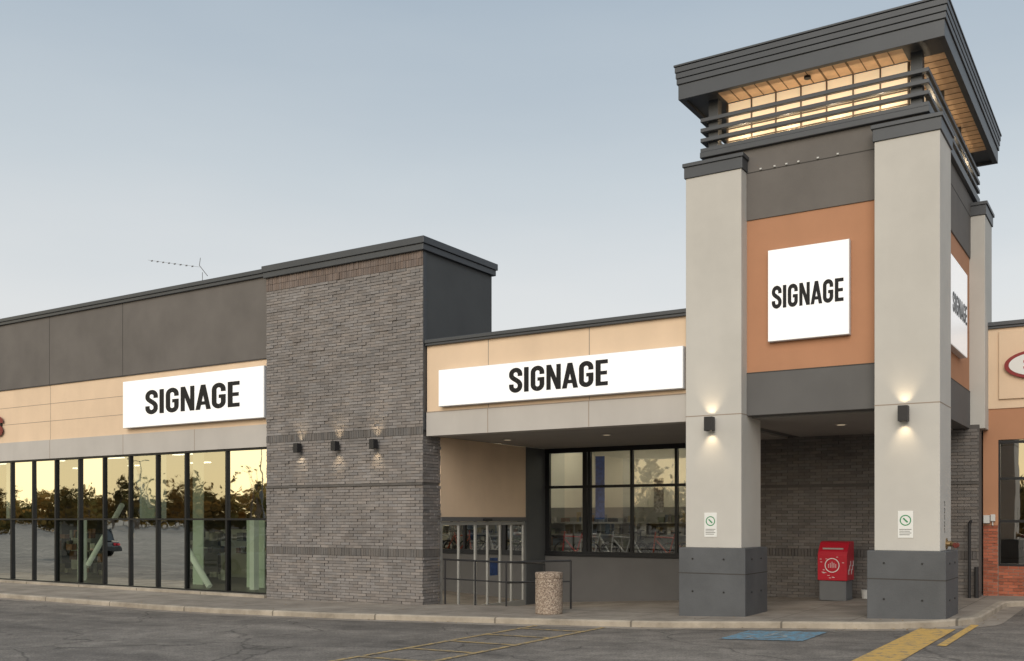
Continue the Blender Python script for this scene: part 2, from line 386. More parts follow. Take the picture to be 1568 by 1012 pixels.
fr.box(LX0,BX0,GY-.075,GY+.095,2.07,2.13); fr.box(LX0,BX0,GY-.075,GY+.095,4.14,4.2); fr.box(LX0,BX0,GY-.09,GY+.1,-.4,-.04)
fr.obj('glazing_frame',M_frame,mall)
B('concrete_plinth',LX0,BX0,20.22,GY-.10,-.4,-.08,M_curb,mall,.01)
gl=MB();gl2=MB()
for a,b in zip(mxs,mxs[1:]):
    for z0,z1,g in((-.04,2.07,gl2),(2.13,4.14,gl)):
        t=[random.uniform(-.007,.007) for _ in range(4)]
        g.poly([(a,GY+t[0],z0),(b,GY+t[1],z0),(b,GY+t[2],z1),(a,GY+t[0]+t[2]-t[1],z1)])
gl.obj('storefront_glazing',G_store,mall); gl2.obj('storefront_glazing_lower',G_low,mall)
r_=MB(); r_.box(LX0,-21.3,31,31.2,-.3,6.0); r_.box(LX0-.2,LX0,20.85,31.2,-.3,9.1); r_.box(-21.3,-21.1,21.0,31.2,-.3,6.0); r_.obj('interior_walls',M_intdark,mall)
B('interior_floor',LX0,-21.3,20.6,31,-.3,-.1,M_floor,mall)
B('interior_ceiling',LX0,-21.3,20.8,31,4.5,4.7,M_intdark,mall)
B('store_roof',LX0,-15.7,20.85,48,6.0,6.15,M_cap,mall)
st=MB()
for x in (-23.5,-27.9,-32.3,-36.8,-41): st.box(x-.1,x+.1,21.8,22.0,-.1,4.5)
st.cyl((-31.5,21.6,.5),(-29.6,21.6,2.6),.09); st.cyl((-25.2,21.6,-.05),(-26.6,21.6,1.5),.10); st.cyl((-28.2,21.7,2.5),(-29.5,21.7,4.3),.09)
st.cyl((-36.5,21.6,.4),(-34.6,21.6,2.4),.09)
st.obj('steel_struts',mat('self_lit_white_steel',(.7,.7,.66),.6,.03,1,0,emit=.16,ecol=(.8,.85,.7)),mall)  # weak emission in the steel stands in for light falling on it
M_lamp=emis('fluorescent',(1,.95,.82),3)
ll=MB()
for x in range(-58,-22,4):
    for y in (24,28): ll.box(x,x+1.2,y,y+.2,4.44,4.49)
ll.obj('ceiling_lights',M_lamp,mall)
sh=MB()
for x in (-57,-52,-47,-43.5,-40,-36,-33,-30,-26.5,-24): sh.box(x,x+1.4,25+random.random()*2,27.5,-.1,random.uniform(1.2,2.1))
sh.obj('display_shelves',M_interior,mall)
gcs=[(.30,.26,.2),(.5,.47,.42),(.12,.11,.10),(.28,.14,.08)]
for k,cc_ in enumerate(gcs):
    gk=MB()
    for q in range(90):
        x=random.uniform(-58,-22); y=random.uniform(23.4,24.9)+k*.003; z=random.choice([0,.45,.9,1.35]); gk.box(x,x+random.uniform(.12,.45),y,y+.2,z,z+random.uniform(.12,.38))
    gk.obj('display_goods',mat('mixed_goods_%d'%k,cc_,.7,.6,2.5,0),mall)
sh=MB()
for x,w in ((-24.6,.8),(-27.2,.5),(-30.0,.8),(-33.6,.5),(-37.4,.9),(-42,.8)): sh.box(x,x+w,22.6,22.65,-.1,4.4)
sh.obj('interior_partitions',mat('pale_green_self_lit',(.42,.47,.38),.8,.15,1.2,0,emit=.15,ecol=(.72,.78,.58)),mall)  # partitions are no lamps; added glow makes them show as pale columns

# --- canopy
CX0,CX1=-15.62,-8.1
B('canopy_beige_fascia',CX0,CX1,20.45,20.8,4.85,6.55,M_beige,mall)
B('canopy_grey_fascia',CX0,CX1,20.42,20.8,4.24,4.85,M_ltgrey,mall)
mb=MB(); mb.box(CX0,CX1,20.36,20.9,6.55,6.61); mb.box(CX0,CX1,20.33,20.92,6.61,6.70); mb.obj('canopy_cap',M_cap,mall,.01)
B('canopy_soffit',CX0,CX1,20.8,26.5,4.26,4.4,M_soffit,mall)
B('canopy_roof',CX0,CX1,20.8,40,6.2,6.35,M_cap,mall)
j=MB()
for x in (-13.72,-10.9): j.box(x-.01,x+.01,20.447,20.46,4.86,6.55); j.box(x-.01,x+.01,20.417,20.43,4.25,4.84)
j.box(CX0,CX1,20.414,20.43,4.838,4.862)
j.obj('canopy_joints',M_jointl,mall)
M_dl=emis('downlight_glow',(.8,.66,.45),.35)
M_dltrim=mat('downlight_ring',(.42,.40,.37),.6,.03,1,0)
def downlight(x,y,z):
    MB().cyl((x,y,z-.015),(x,y,z),.13,n=20).obj('downlight_trim',M_dltrim,mall)
    MB().cyl((x,y,z-.018),(x,y,z-.012),.09,n=20).obj('downlight_lens',M_dl,mall)
for x,y in((-14.6,22.7),(-11.6,22.7)): downlight(x,y,4.26)
DX=-15.65
B('door_wall_beige',DX-.3,DX,21.08,25.33,2.16,4.26,M_beige,mall)
B('door_header',DX-.3,DX+.03,21.08,25.33,2.04,2.16,M_beam,mall)
B('door_sensor',DX+.03,DX+.09,23.0,23.4,2.05,2.12,M_black,mall)
fr=MB()
for y,w in((21.13,.05),(21.95,.025),(22.75,.035),(23.35,.025),(24.0,.025),(24.6,.025),(25.28,.05)): fr.box(DX-.07,DX-.02,y-w,y+w,-.6,2.04)
fr.box(DX-.08,DX-.015,21.08,25.33,1.94,2.03); fr.box(DX-.08,DX-.015,21.08,25.33,-.6,-.30)
fr.obj('sliding_door_frame',M_silver,mall)
MB().poly([(DX-.05,21.1,-.4),(DX-.05,25.3,-.4),(DX-.05,25.3,1.95),(DX-.05,21.1,1.95)]).obj('door_glass',G_door,mall)
B('dark_pilaster',DX-.3,DX+.02,25.33,26.45,-.8,4.26,M_side,mall)
B('vestibule_floor',-21.0,DX-.12,21.1,26.4,-.55,-.45,M_floor,mall)
r_=MB(); r_.box(-20.6,-20.5,21.1,26.4,-.5,2.6); r_.box(-20.5,DX-.3,26.3,26.4,-.5,2.6); r_.box(-20.5,DX-.3,21.0,21.08,-.5,2.6);r_.obj('vestibule_wall',M_interior,mall)
B('vestibule_ceiling',-20.6,DX-.3,21.1,26.4,2.6,2.7,M_interior,mall)
vl=MB(); vl.box(-19.9,-19.2,22.0,24.8,2.57,2.595); vl.box(-17.4,-16.7,22.0,24.8,2.57,2.595); vl.obj('vestibule_light',emis('vestibule_tube',(1,.93,.75),3.6),mall)
fr=MB()
for y in (21.6,23.2,24.8): fr.box(-18.03,-17.97,y-.03,y+.03,-.45,2.3)
fr.box(-18.04,-17.96,21.1,26.3,2.25,2.35); fr.obj('inner_door_frame',M_frame,mall)
sg=MB()
for k in range(9):
    y=random.uniform(21.6,25.8); z=random.uniform(-.3,.9); sg.box(-20.3,-20.0,y,y+random.uniform(.2,.5),-.45,z)
sg.obj('vestibule_displays',mat('display_mixed',(.22,.18,.13),.7,.8,2,0),mall)
r_=MB(); r_.box(-16.6,-16.47,22.1,22.23,-.45,1.4); r_.box(-16.8,-16.67,23.9,24.03,-.45,1.4); r_.obj('yellow_bollards',mat('yellow_paint',(.55,.38,.05),.5,.05,2,0),mall)
r_=MB(); r_.box(-16.75,-16.7,24.3,24.9,.1,1.3); r_.box(-15.69,-15.68,23.5,23.85,.5,1.0); r_.obj('blue_poster',mat('blue_print',(.03,.06,.16),.5,.4,6,0),mall)
WY=26.45
wl=MB(); wl.box(DX,-9.6,WY,WY+.3,-.9,1.02); wl.obj('sill_wall',M_beam,mall)
B('sill',DX,-9.6,WY-.05,WY,.98,1.04,M_frame,mall)
fr=MB()
wx=[-15.55,-14.1,-12.7,-11.3,-9.9]
for i,x in enumerate(wx):
    w=.07 if i in(0,) else .04
    fr.box(x-w,x+w,WY-.02,WY+.1,1.04,4.2)
fr.box(-14.32,-14.18,WY-.02,WY+.1,1.04,4.2)
fr.box(DX,-9.6,WY-.03,WY+.11,4.12,4.26); fr.box(DX,-9.6,WY-.025,WY+.105,3.04,3.12); fr.box(DX,-9.6,WY-.025,WY+.105,1.04,1.13)
fr.obj('window_frame',M_frame,mall)
gl=MB(); gl.poly([(DX,WY+.04,1.05),(-9.6,WY+.04,1.05),(-9.6,WY+.04,4.2),(DX,WY+.04,4.2)]); gl.obj('window_glazing',G_win,mall)
r_=MB(); r_.box(-19,-8.6,36,36.2,-.3,5); r_.box(-19.1,-19,26.8,36.2,-.3,5); r_.box(-9.0,-8.8,26.8,36,-.3,5); r_.obj('shop_interior_walls',M_interior,mall)
B('shop_floor',-19,-8.8,26.8,36,.3,.4,M_floor,mall); B('shop_ceiling',-19,-8.8,26.8,36,4.9,5.0,M_interior,mall)
ll=MB()
for x in (-18,-16,-14,-12,-10):
    for y in (28.0,31,33.5): ll.box(x-.05,x+.05,y,y+1.5,4.82,4.88)
ll.obj('shop_lights',emis('shop_tube',(1,.95,.80),15),mall)
cols=[(.20,.13,.10),(.12,.15,.20),(.45,.43,.4),(.06,.06,.065),(.30,.25,.16),(.17,.19,.15),(.3,.28,.26)]
for k,cc in enumerate(cols):
    s=MB()
    for q in range(60):
        x=random.uniform(-18,-9.5); y=random.choice([29.55,32.05,34.55]); z=random.choice([.4,.8,1.2,1.6,2.0]); s.box(x,x+random.uniform(.08,.3),y+.01*k,y+.3,z+.002,z+random.uniform(.12,.36))
    s.obj('shop_goods',mat('goods_%d'%k,cc,.6,.4,5,0),mall)
s=MB()
for y in (29.5,32,34.5):
    for z in (.8,1.2,1.6,2.0): s.box(-18,-9.5,y,y+.5,z-.04,z)
    s.box(-18,-9.5,y+.5,y+.53,.4,2.5)
    for x in (-18,-16,-14,-12,-10): s.box(x-.03,x+.03,y-.01,y+.50,.4,2.5)
s.obj('shop_shelves',mat('shelf_steel',(.30,.29,.27),.6,.1,2,0),mall)
s=MB(); s.box(-14.05,-13.75,26.75,26.78,2.1,4.0); s.obj('blue_banner',mat('banner_blue_self_lit',(.03,.08,.24),.6,.5,9,0,emit=.05,ecol=(.1,.25,.7)),mall)  # slight blue emission brightens the banner in place of real light
s=MB(); s.box(-12.15,-11.85,26.8,26.83,2.3,3.3); s.obj('window_poster',mat('poster',(.35,.33,.32),.6,.5,14,0),mall)
M_tyre=mat('rubber',(.015,.015,.015),.8,.1,5,0)
def bicycle(x,y,z,col,i):
    e=empty('bicycle',(x,y,z))
    t=MB(); t.torus((-.5,0,.33),(0,1,0),.31,.025); t.torus((.5,0,.33),(0,1,0),.31,.025); t.cyl((-.42,-.25,1.0),(-.42,.25,1.0),.018); t.box(.1,.36,-.06,.06,.93,.98); t.obj('wheels',M_tyre,e)
    f=MB()
    for a,b in(((.5,0,.33),(.0,0,.3)),((.5,0,.33),(.2,0,.8)),((.0,0,.3),(.2,0,.93)),((.0,0,.3),(-.4,0,.72)),((.18,0,.8),(-.42,0,.82)),((-.5,0,.33),(-.42,0,.98))): f.cyl(a,b,.024,n=8)
    f.obj('bike_frame',mat('bike_paint%d'%i,col,.3,.02,2,0),e)
for i,(x,c) in enumerate([(-15.0,(.35,.02,.02)),(-14.5,(.6,.6,.6)),(-13.3,(.4,.4,.42)),(-12.5,(.02,.02,.02)),(-11.9,(.35,.06,.03)),(-10.9,(.5,.5,.52)),(-10.4,(.3,.02,.02))]):
    bicycle(x,27.3+.25*(i%2),.75,c,i)
B('window_platform',-15.6,-9.6,26.8,28.0,.4,.75,M_floor,mall)
B('rear_wall_core',-9.6,-3.42,26.45,26.9,-.5,4.4,M_mortar,mall)
mb=MB()
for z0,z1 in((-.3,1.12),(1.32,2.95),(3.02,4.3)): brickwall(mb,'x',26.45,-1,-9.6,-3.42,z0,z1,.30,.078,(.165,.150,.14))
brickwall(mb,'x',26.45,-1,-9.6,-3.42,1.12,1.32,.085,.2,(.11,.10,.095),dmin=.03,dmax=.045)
mb.obj('rear_brick_facing',M_brick,mall)
B('rear_ledge',-9.6,-3.42,26.4,26.45,2.955,3.01,M_mortar,mall)
r_=MB(); r_.box(-8.6,-3.6,36,40,0,6.2); r_.box(-62,-3.6,47.8,48,-.3,6.0); r_.box(-3.7,-3.5,28,48,0,6.2); r_.obj('rear_walls',M_dkgrey,mall)

# ------------------------------------------------------------ tower
tow=empty('entrance_tower')
TX0,TX1,TY0,TY1=-8.45,-3.3,20.3,27.8
def column(x0,x1,y0,y1,full,zg):
    if full:
        B('column_base',x0-.12,x1+.12,y0-.1,y1+.1,zg,1.49,M_base,tow,.015)
        B('base_groove',x0-.122,x1+.122,y0-.103,y1+.103,.93,.95,M_joint,tow)
        B('column_shaft',x0,x1,y0,y1,1.49,9.5,M_col,tow,.012)
        B('shaft_joint',x0-.003,x1+.003,y0-.003,y1+.003,4.32,4.34,M_jointl,tow)
        bl=MB()
        for k in range(2):
            for zz in(.55,1.25):
                bl.cyl((x0+.2+k*.7,y0-.115,zz),(x0+.2+k*.7,y0-.1,zz),.02,n=8)
                bl.cyl((x1+.12,y0+.3+k*.6,zz),(x1+.135,y0+.3+k*.6,zz),.02,n=8)
        bl.obj('base_bolts',M_black,tow)
    else:
        B('column_shaft',x0,x1,y0,y1,4.31,9.5,M_col,tow,.012)
    mb=MB(); mb.box(x0-.03,x1+.03,y0-.03,y1+.03,9.5,9.74); mb.box(x0-.06,x1+.06,y0-.06,y1+.06,9.74,9.82); mb.obj('column_cap',M_cap,tow,.008)
column(TX0,TX0+1.25,TY0,TY0+1.25,True,-.2)
column(TX1-1.2,TX1,TY0,TY0+1.25,True,-.05)
column(TX1-1.2,TX1,26.55,TY1,False,0)
column(TX0,TX0+1.25,26.55,TY1,False,0)
bx0,bx1,by0,by1=TX0+.35,TX1-.35,TY0+.35,TY1-.35
mb=MB(); mb.box(bx0,bx1,by0,by1,5.22,8.47); mb.obj('orange_panel_body',M_orange,tow)
mb=MB(); mb.box(bx0-.02,bx1+.02,by0-.02,by1+.02,4.31,5.22); mb.obj('portal_beam',M_beam,tow,.01)
mb=MB(); mb.box(bx0-.03,bx1+.03,by0-.03,by1+.03,8.47,9.98); mb.obj('upper_grey_band',M_dkgrey,tow,.01)
mb=MB(); mb.box(bx0-.034,bx1+.034,by0-.034,by1+.034,9.47,9.49); mb.box(bx0-.022,bx1+.022,by0-.022,by1+.022,5.2,5.225); mb.obj('band_joint',M_joint,tow)
B('portal_soffit',bx0+.35,bx1-.35,by0+.35,26.4,4.285,4.31,M_soffit,tow)
B('top_flashing',bx0-.12,bx1+.12,by0-.12,by1+.12,9.98,10.1,M_cap,tow,.01)
MB().cyl((-5.9,23.3,4.265),(-5.9,23.3,4.285),.14,n=20).obj('portal_downlight',M_dltrim,tow)
MB().cyl((-5.9,23.3,4.255),(-5.9,23.3,4.264),.09,n=20).obj('portal_downlight_lens',M_dl,tow)
s=MB()
for x in (-6.9,-6.6,-6.35,-6.1,-5.7,-5.3): s.box(x,x+.04,by0-.07,by0-.03,9.5,9.53)
s.obj('ledge_fixtures',M_strut,tow)
cx0,cx1,cy0,cy1=TX0+.7,TX1-.7,TY0+.7,TY1-.7
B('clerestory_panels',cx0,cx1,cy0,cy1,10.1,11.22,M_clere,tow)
mu=MB()
for k in range(8):
    x=cx0+(cx1-cx0)*k/7; mu.box(x-.015,x+.015,cy0-.03,cy0,10.1,11.22); mu.box(x-.015,x+.015,cy1,cy1+.03,10.1,11.22)
for k in range(11):
    y=cy0+(cy1-cy0)*k/10; mu.box(cx1,cx1+.03,y-.015,y+.015,10.1,11.22); mu.box(cx0-.03,cx0,y-.015,y+.015,10.1,11.22)
for z in (10.38,10.66,10.94): mu.box(cx0-.025,cx1+.025,cy0-.025,cy1+.025,z-.012,z+.012)
mu.obj('clerestory_mullions',mat('bronze_mullion',(.16,.12,.08),.5,.05,2,0),tow)
lx0,lx1,ly0,ly1=TX0+.24,TX1-.24,TY0+.24,TY1-.24
lo=MB()
for z in (10.10,10.32,10.54,10.76):
    h=.085;d=.10
    lo.box(lx0,lx1,ly0,ly0+d,z,z+h); lo.box(lx0,lx1,ly1-d,ly1,z,z+h); lo.box(lx0,lx0+d,ly0+d,ly1-d,z,z+h); lo.box(lx1-d,lx1,ly0+d,ly1-d,z,z+h)
lo.obj('louvre_bars',M_cap,tow,.008)
po=MB()
for x in (lx0+.14,lx1-.36):
    for y in (ly0+.12,ly1-.34): po.box(x,x+.22,y,y+.22,10.1,11.25)
po.obj('corner_posts',M_cap,tow,.008)
po=MB()
for k in (1,2): 
    y=ly0+(ly1-ly0)*k/3; po.box(lx1-.2,lx1-.1,y-.05,y+.05,10.1,11.25)
po.obj('louvre_supports',M_cap,tow)
RX0,RX1,RY0,RY1=-8.60,-3.17,20.14,28.2
B('roof_deck',RX0+.1,RX1-.1,RY0+.1,RY1-.1,11.4,11.85,M_cap,tow)
def ring(mb,x0,x1,y0,y1,z0,z1,t):
    mb.box(x0,x1,y0,y0+t,z0,z1); mb.box(x0,x1,y1-t,y1,z0,z1); mb.box(x0,x0+t,y0+t,y1-t,z0,z1); mb.box(x1-t,x1,y0+t,y1-t,z0,z1)
rf=MB(); ring(rf,RX0+.03,RX1-.03,RY0+.03,RY1-.03,11.2,11.52,.12)
rf.obj('roof_lower_fascia',M_cap,tow,.006)
rf=MB()
for k in range(3): rf.box(RX0-.015*k,RX1+.015*k,RY0-.015*k,RY1+.015*k,11.525+k*.125,11.64+k*.125)
rf.obj('roof_fascia_bands',M_cap,tow,.008)
B('roof_cap',RX0-.05,RX1+.05,RY0-.05,RY1+.05,11.9,11.94,M_cap,tow,.006)
rf=MB(); rf.box(RX0+.14,cx0,RY0+.14,RY1-.14,11.25,11.3); rf.box(cx1,RX1-.14,RY0+.14,cy0,11.25,11.3); rf.box(cx1,RX1-.14,cy1,RY1-.14,11.25,11.3)
rf.obj('dark_soffit',M_cap,tow)
rf=MB(); rf.box(cx0,cx1,RY0+.14,cy0,11.245,11.3); rf.box(cx1,RX1-.14,cy0,cy1,11.245,11.3); rf.box(cx0,cx1,cy1,RY1-.14,11.245,11.3)
rf.obj('wood_soffit_boards',M_wood,tow)
rf=MB()
for k in range(1,14):
    x=cx0+(cx1-cx0)*k/14; w=.010 if k%2 else .02; rf.box(x-w,x+w,RY0+.14,cy0,11.238,11.245)
for k in range(1,20):
    y=cy0+(cy1-cy0)*k/20; rf.box(cx1,RX1-.14,y-.010,y+.010,11.238,11.245)
rf.obj('soffit_joints',mat('soffit_gap',(.20,.13,.08),.8,.05,2,0),tow)
sc_=MB()
sc_.cyl((-5.9,20.62,11.2),(-5.9,20.62,11.245),.07,n=16); sc_.obj('soffit_camera',M_black,tow)
def light(name,typ,loc,e,col,parent,**k):
    l=bpy.data.lights.new(name,typ); l.energy=e; l.color=col
    for a,b in k.items(): setattr(l,a,b)
    o=bpy.data.objects.new(name,l); sc.collection.objects.link(o); o.location=loc; o.parent=parent; return o
for k in range(4):
    light('soffit_uplight','POINT',(cx0+.45+(cx1-cx0-.9)*k/3,ly0+.16,10.36),8,(1,.78,.52),tow,shadow_soft_size=.03)
for k in range(3):
    light('soffit_uplight','POINT',(lx1-.16,cy0+.8+(cy1-cy0-1.6)*k/2,10.36),7,(1,.78,.52),tow,shadow_soft_size=.03)

# ------------------------------------------------------------ lettering
def arc(cx,cy,r,a0,a1,n=14): return [(cx+r*math.cos(math.radians(a0+(a1-a0)*i/n)),cy+r*math.sin(math.radians(a0+(a1-a0)*i/n))) for i in range(n+1)]
def ribbon(path,t):
    q=[];n=len(path);L_=[];R_=[]
    for i in range(n):
        p=Vector(path[max(0,i-1)]);c=Vector(path[i]);s=Vector(path[min(n-1,i+1)])
        d=(s-p).normalized(); nn=Vector((-d.y,d.x)); L_.append(c+nn*t/2);R_.append(c-nn*t/2)
    for i in range(n-1): q.append([L_[i],L_[i+1],R_[i+1],R_[i]])
    return q
def letters():
    T=.185;h=T/2;x0=h;x1=.53-h;r=(x1-x0)/2;mx=(x0+x1)/2;yt=1-h-r+.01;yb=h+r-.01
    def bez(p0,p1,p2,p3,n=16):
        return [tuple(Vector(p0)*(1-t)**3+Vector(p1)*3*t*(1-t)**2+Vector(p2)*3*t*t*(1-t)+Vector(p3)*t**3) for t in [i/n for i in range(n+1)]]
    S=ribbon([(x1,.66)]+arc(mx,yt,r,0,180)+bez((x0,yt-.03),(x0,.54),(x1,.50),(x1,yb+.03))+arc(mx,yb,r,0,-180)[1:]+[(x0,.34)],T)
    G=ribbon([(x1,.66)]+arc(mx,yt,r,0,180)+arc(mx,yb,r,180,360)+[(x1,.52)],T)+[[Vector((mx,.40)),Vector((x1+h,.40)),Vector((x1+h,.54)),Vector((mx,.54))]]
    def R(a,b,c,d): return [Vector((a,b)),Vector((c,b)),Vector((c,d)),Vector((a,d))]
    I=[R(0,0,T,1)]
    Nn=[R(0,0,.17,1),R(.38,0,.55,1),[Vector((0.0,1)),Vector((.18,1)),Vector((.55,0)),Vector((.37,0))]]
    Aa=[[Vector((0,0)),Vector((.18,0)),Vector((.39,1)),Vector((.21,1))],[Vector((.60,0)),Vector((.42,0)),Vector((.21,1)),Vector((.39,1))],R(.14,.19,.45,.33)]
    E=[R(0,0,T,1),R(T,.0,.44,.155),R(T,.42,.41,.565),R(T,.845,.44,1)]
    out=[];x=0
    for g,w,gap in((S,.53,.065),(I,T,.075),(G,.53,.075),(Nn,.55,.04),(Aa,.60,.03),(G,.53,.075),(E,.44,0)):
        out+= [[(p.x+x,p.y) for p in q] for q in g]; x+=w+gap
    return out,x
LET,LW=letters()
def lettering(name,axis,plane,u0,u1,z0,z1,parent):
    mb=MB()
    for k,q in enumerate(LET):
        dz=.0003*(k%5)
        mb.poly([((u0+(u1-u0)*p[0]/LW,plane-dz,z0+(z1-z0)*p[1]) if axis=='x' else (plane+dz,u0+(u1-u0)*p[0]/LW,z0+(z1-z0)*p[1])) for p in q])
    return mb.obj(name,M_text,parent)
def signboard(x0,x1,yf,yb,z0,z1,t):
    e=empty('sign_board')
    B('sign_box',x0,x1,yf+.015,yb,z0,z1,M_signside,e,.006)
    B('sign_face',x0+.012,x1-.012,yf,yf+.015,z0+.012,z1-.012,M_sign,e)
    lettering('sign_lettering','x',yf-.006,*t,e)
signboard(-27.75,-21.36,20.27,20.45,5.02,6.52,(-26.62,-22.35,5.40,6.15))
signboard(-15.12,-8.50,20.26,20.44,4.95,5.88,(-12.99,-10.32,5.15,5.74))
signboard(-6.70,-5.03,20.50,20.64,5.82,7.74,(-6.61,-5.14,6.50,6.97))
e=empty('sign_board'); B('sign_box',-3.65,-3.50,22.75,25.05,5.82,7.74,M_signside,e,.006); B('sign_face',-3.50,-3.485,22.762,25.038,5.832,7.728,M_sign,e)
lettering('sign_lettering','y',-3.478,22.95,24.95,6.55,6.98,e)
e=empty('red_letter_sign')
mb=MB()
M_redt=mat('red_letter',(.18,.012,.012),.4,.03,2,0)
S_only=[q for q in LET if max(p[0] for p in q)<=.535]
for k,off in enumerate((-35.42,-36.4,-37.3)):
    for q in S_only: mb.poly([(off+p[0]*1.25,20.40-.0004*k,5.10+p[1]*.72) for p in q])
mb.obj('letters',M_redt,e)
mb=MB()
for off in (-35.42,-36.4,-37.3): mb.box(off+.1,off+.5,20.41,20.49,5.2,5.7)
mb.obj('letter_stand_offs',M_black,e)

# ------------------------------------------------------------ lamps
M_lens=emis('lens_glow',(1,.8,.5),5)
def wall_lamp(x,yw,z,energy,s=1):
    e=empty('wall_lamp',(x,yw,z))
    b=MB(); b.box(-.03,.03,-.06,0,-.04,.04); b.obj('bracket',M_black,e)
    b=MB(); ring(b,-.09*s,.09*s,-.24,-.06,-.15*s,.15*s,.015); b.box(-.075*s,.075*s,-.225,-.075,-.01,.01); b.obj('housing',M_black,e,.004)
    for d in(1,-1):
        l=light('up_down_beam','SPOT',(0,-.14,.08*d),energy,(1,.78,.5),e,spot_size=math.radians(75),spot_blend=1.0,shadow_soft_size=.03)
        l.rotation_euler=((math.radians(180) if d>0 else 0)+(math.radians(14) if d<0 else math.radians(-14)),0,0)
        MB().box(-.05*s,.05*s,-.19,-.09,.012*d-.002,.012*d+.002).obj('lens',M_lens,e)
for x in(-7.85,-3.93): wall_lamp(x,20.3,4.13,14)
for x in(-19.9,-18.5,-17.15): wall_lamp(x,20.28,4.08,16,.85)

# ------------------------------------------------------------ notices, utilities
M_white=mat('white_enamel',(.75,.76,.74),.5,.03,3,0)
M_green=mat('green_print',(.03,.25,.10),.5,.03,3,0)
def notice(x,y,z):
    e=empty('notice_sign',(x,y,z))
    B('plate',-.14,.14,-.012,0,-.26,.26,M_white,e,.003)
    r=MB()
    for i in range(24):
        t=2*math.pi*i/24;u=2*math.pi*(i+1)/24
        r.poly([(a*math.cos(v),-.015,.08+a*math.sin(v)) for a,v in((.105,t),(.105,u),(.085,u),(.085,t))])
    r.poly([(-.05,-.016,.11),(-.03,-.016,.13),(.05,-.016,.05),(.03,-.016,.03)])
    r.obj('pictogram',M_green,e)
    t=MB()
    for k in range(4): t.box(-.11,.11-.03*(k%2),-.015,-.0125,-.10-k*.035,-.09-k*.035)
    t.obj('small_print',M_joint,e)
notice(-7.88,20.3,1.98); notice(-3.92,20.3,2.0)
e=empty('address_numbers')
mb=MB()
for k in range(5):
    z=2.35-k*.13
    mb.box(-3.298,-3.294,20.75,20.81,z+.08,z+.095); mb.box(-3.298,-3.294,20.795,20.81,z,z+.08)
    if k%2: mb.box(-3.298,-3.294,20.75,20.81,z,z+.015)
mb.obj('digits',M_text,e)
e=empty('fire_department_connection')
M_brass=mat('brass',(.30,.21,.11),.45,.1,5,0,metal=.7)
mb=MB(); mb.cyl((-3.3,21.0,1.62),(-3.285,21.0,1.62),.11,n=18); mb.cyl((-3.3,21.0,1.62),(-3.2,21.0,1.62),.055,n=16); mb.cyl((-3.21,20.98,1.62),(-3.13,20.90,1.60),.04,n=14); mb.cyl((-3.21,21.02,1.62),(-3.13,21.10,1.60),.04,n=14)
mb.obj('siamese_body',M_brass,e)
mb=MB(); mb.cyl((-3.14,20.91,1.60),(-3.11,20.88,1.59),.048,n=14); mb.cyl((-3.14,21.09,1.60),(-3.11,21.12,1.59),.048,n=14); mb.obj('caps',mat('redcap',(.16,.04,.03),.5,.1,5,0),e)
e=empty('standpipe')
mb=MB(); mb.cyl((-3.6,26.2,.1),(-3.6,26.2,2.0),.035); mb.cyl((-3.6,26.2,2.0),(-3.6,26.42,2.05),.035); mb.cyl((-3.45,26.25,.1),(-3.45,26.25,.95),.05); mb.obj('pipe',M_black,e)

def aggregate():
    m,nt,p=newmat('exposed_aggregate'); L=nt.links.new
    tc=N(nt,'ShaderNodeTexCoord'); v=N(nt,'ShaderNodeTexVoronoi'); v.inputs['Scale'].default_value=42; L(tc.outputs['Object'],v.inputs['Vector'])
    s=N(nt,'ShaderNodeSeparateColor'); L(v.outputs['Color'],s.inputs[0])
    r=N(nt,'ShaderNodeValToRGB'); c=r.color_ramp; c.elements[0].color=(.16,.12,.09,1); c.elements[1].color=(.48,.40,.32,1); x=c.elements.new(.5); x.color=(.32,.245,.19,1); L(s.outputs[0],r.inputs[0]); L(r.outputs[0],p.inputs['Base Color'])
    bp=N(nt,'ShaderNodeBump'); bp.invert=True; bp.inputs['Strength'].default_value=.8; bp.inputs['Distance'].default_value=.012; L(v.outputs['Distance'],bp.inputs['Height']); L(bp.outputs[0],p.inputs['Normal']); p.inputs['Roughness'].default_value=.8
    return m
M_agg=aggregate()
tz=walk(-11.43,19.5)
e=empty('trash_can',(-11.43,19.5,tz))
prof=[(0,.0),(.295,.0),(.31,.02),(.31,.78),(.295,.79),(.295,.805),(.31,.815),(.315,.92),(.30,.94),(.23,.94),(.21,.91),(.20,.6),(0,.6)]
mb=MB(); n=40
for r,z in prof:
    for i in range(n): mb.v.append((r*math.cos(2*math.pi*i/n),r*math.sin(2*math.pi*i/n),z))
for k in range(len(prof)-1):
    for i in range(n):
        a=k*n+i;b=k*n+(i+1)%n; mb.f.append((a,b,b+n,a+n))
mb.obj('aggregate_body',M_agg,e,0)
MB().cyl((0,0,.6),(0,0,.88),.19,n=24).obj('liner',M_black,e)

e=empty('handrail')
rb=MB(); ry=21.0
pts=[(-15.5,1.05),(-13.6,1.02),(-11.7,1.10)]
def zt(x): return interp(x,pts)
for x in (-15.45,-14.5,-13.55,-11.7): rb.cyl((x,ry,walk(x,ry)-.05),(x,ry,zt(x)),.024,n=8)
for a,b in zip(pts,pts[1:]):
    rb.cyl((a[0],ry,a[1]),(b[0],ry,b[1]),.024,n=8)
    rb.cyl((a[0],ry,a[1]-.5),(b[0],ry,b[1]-.5),.018,n=8)
rb.cyl((-13.55,21,1.02),(-13.75,23.2,.9),.024,n=8); rb.cyl((-13.75,23.2,.9),(-13.75,23.2,walk(-13.7,23.2)-.05),.024,n=8); rb.cyl((-13.55,21,.5),(-13.75,23.2,.4),.018,n=8)
rb.obj('rails',M_black,e)

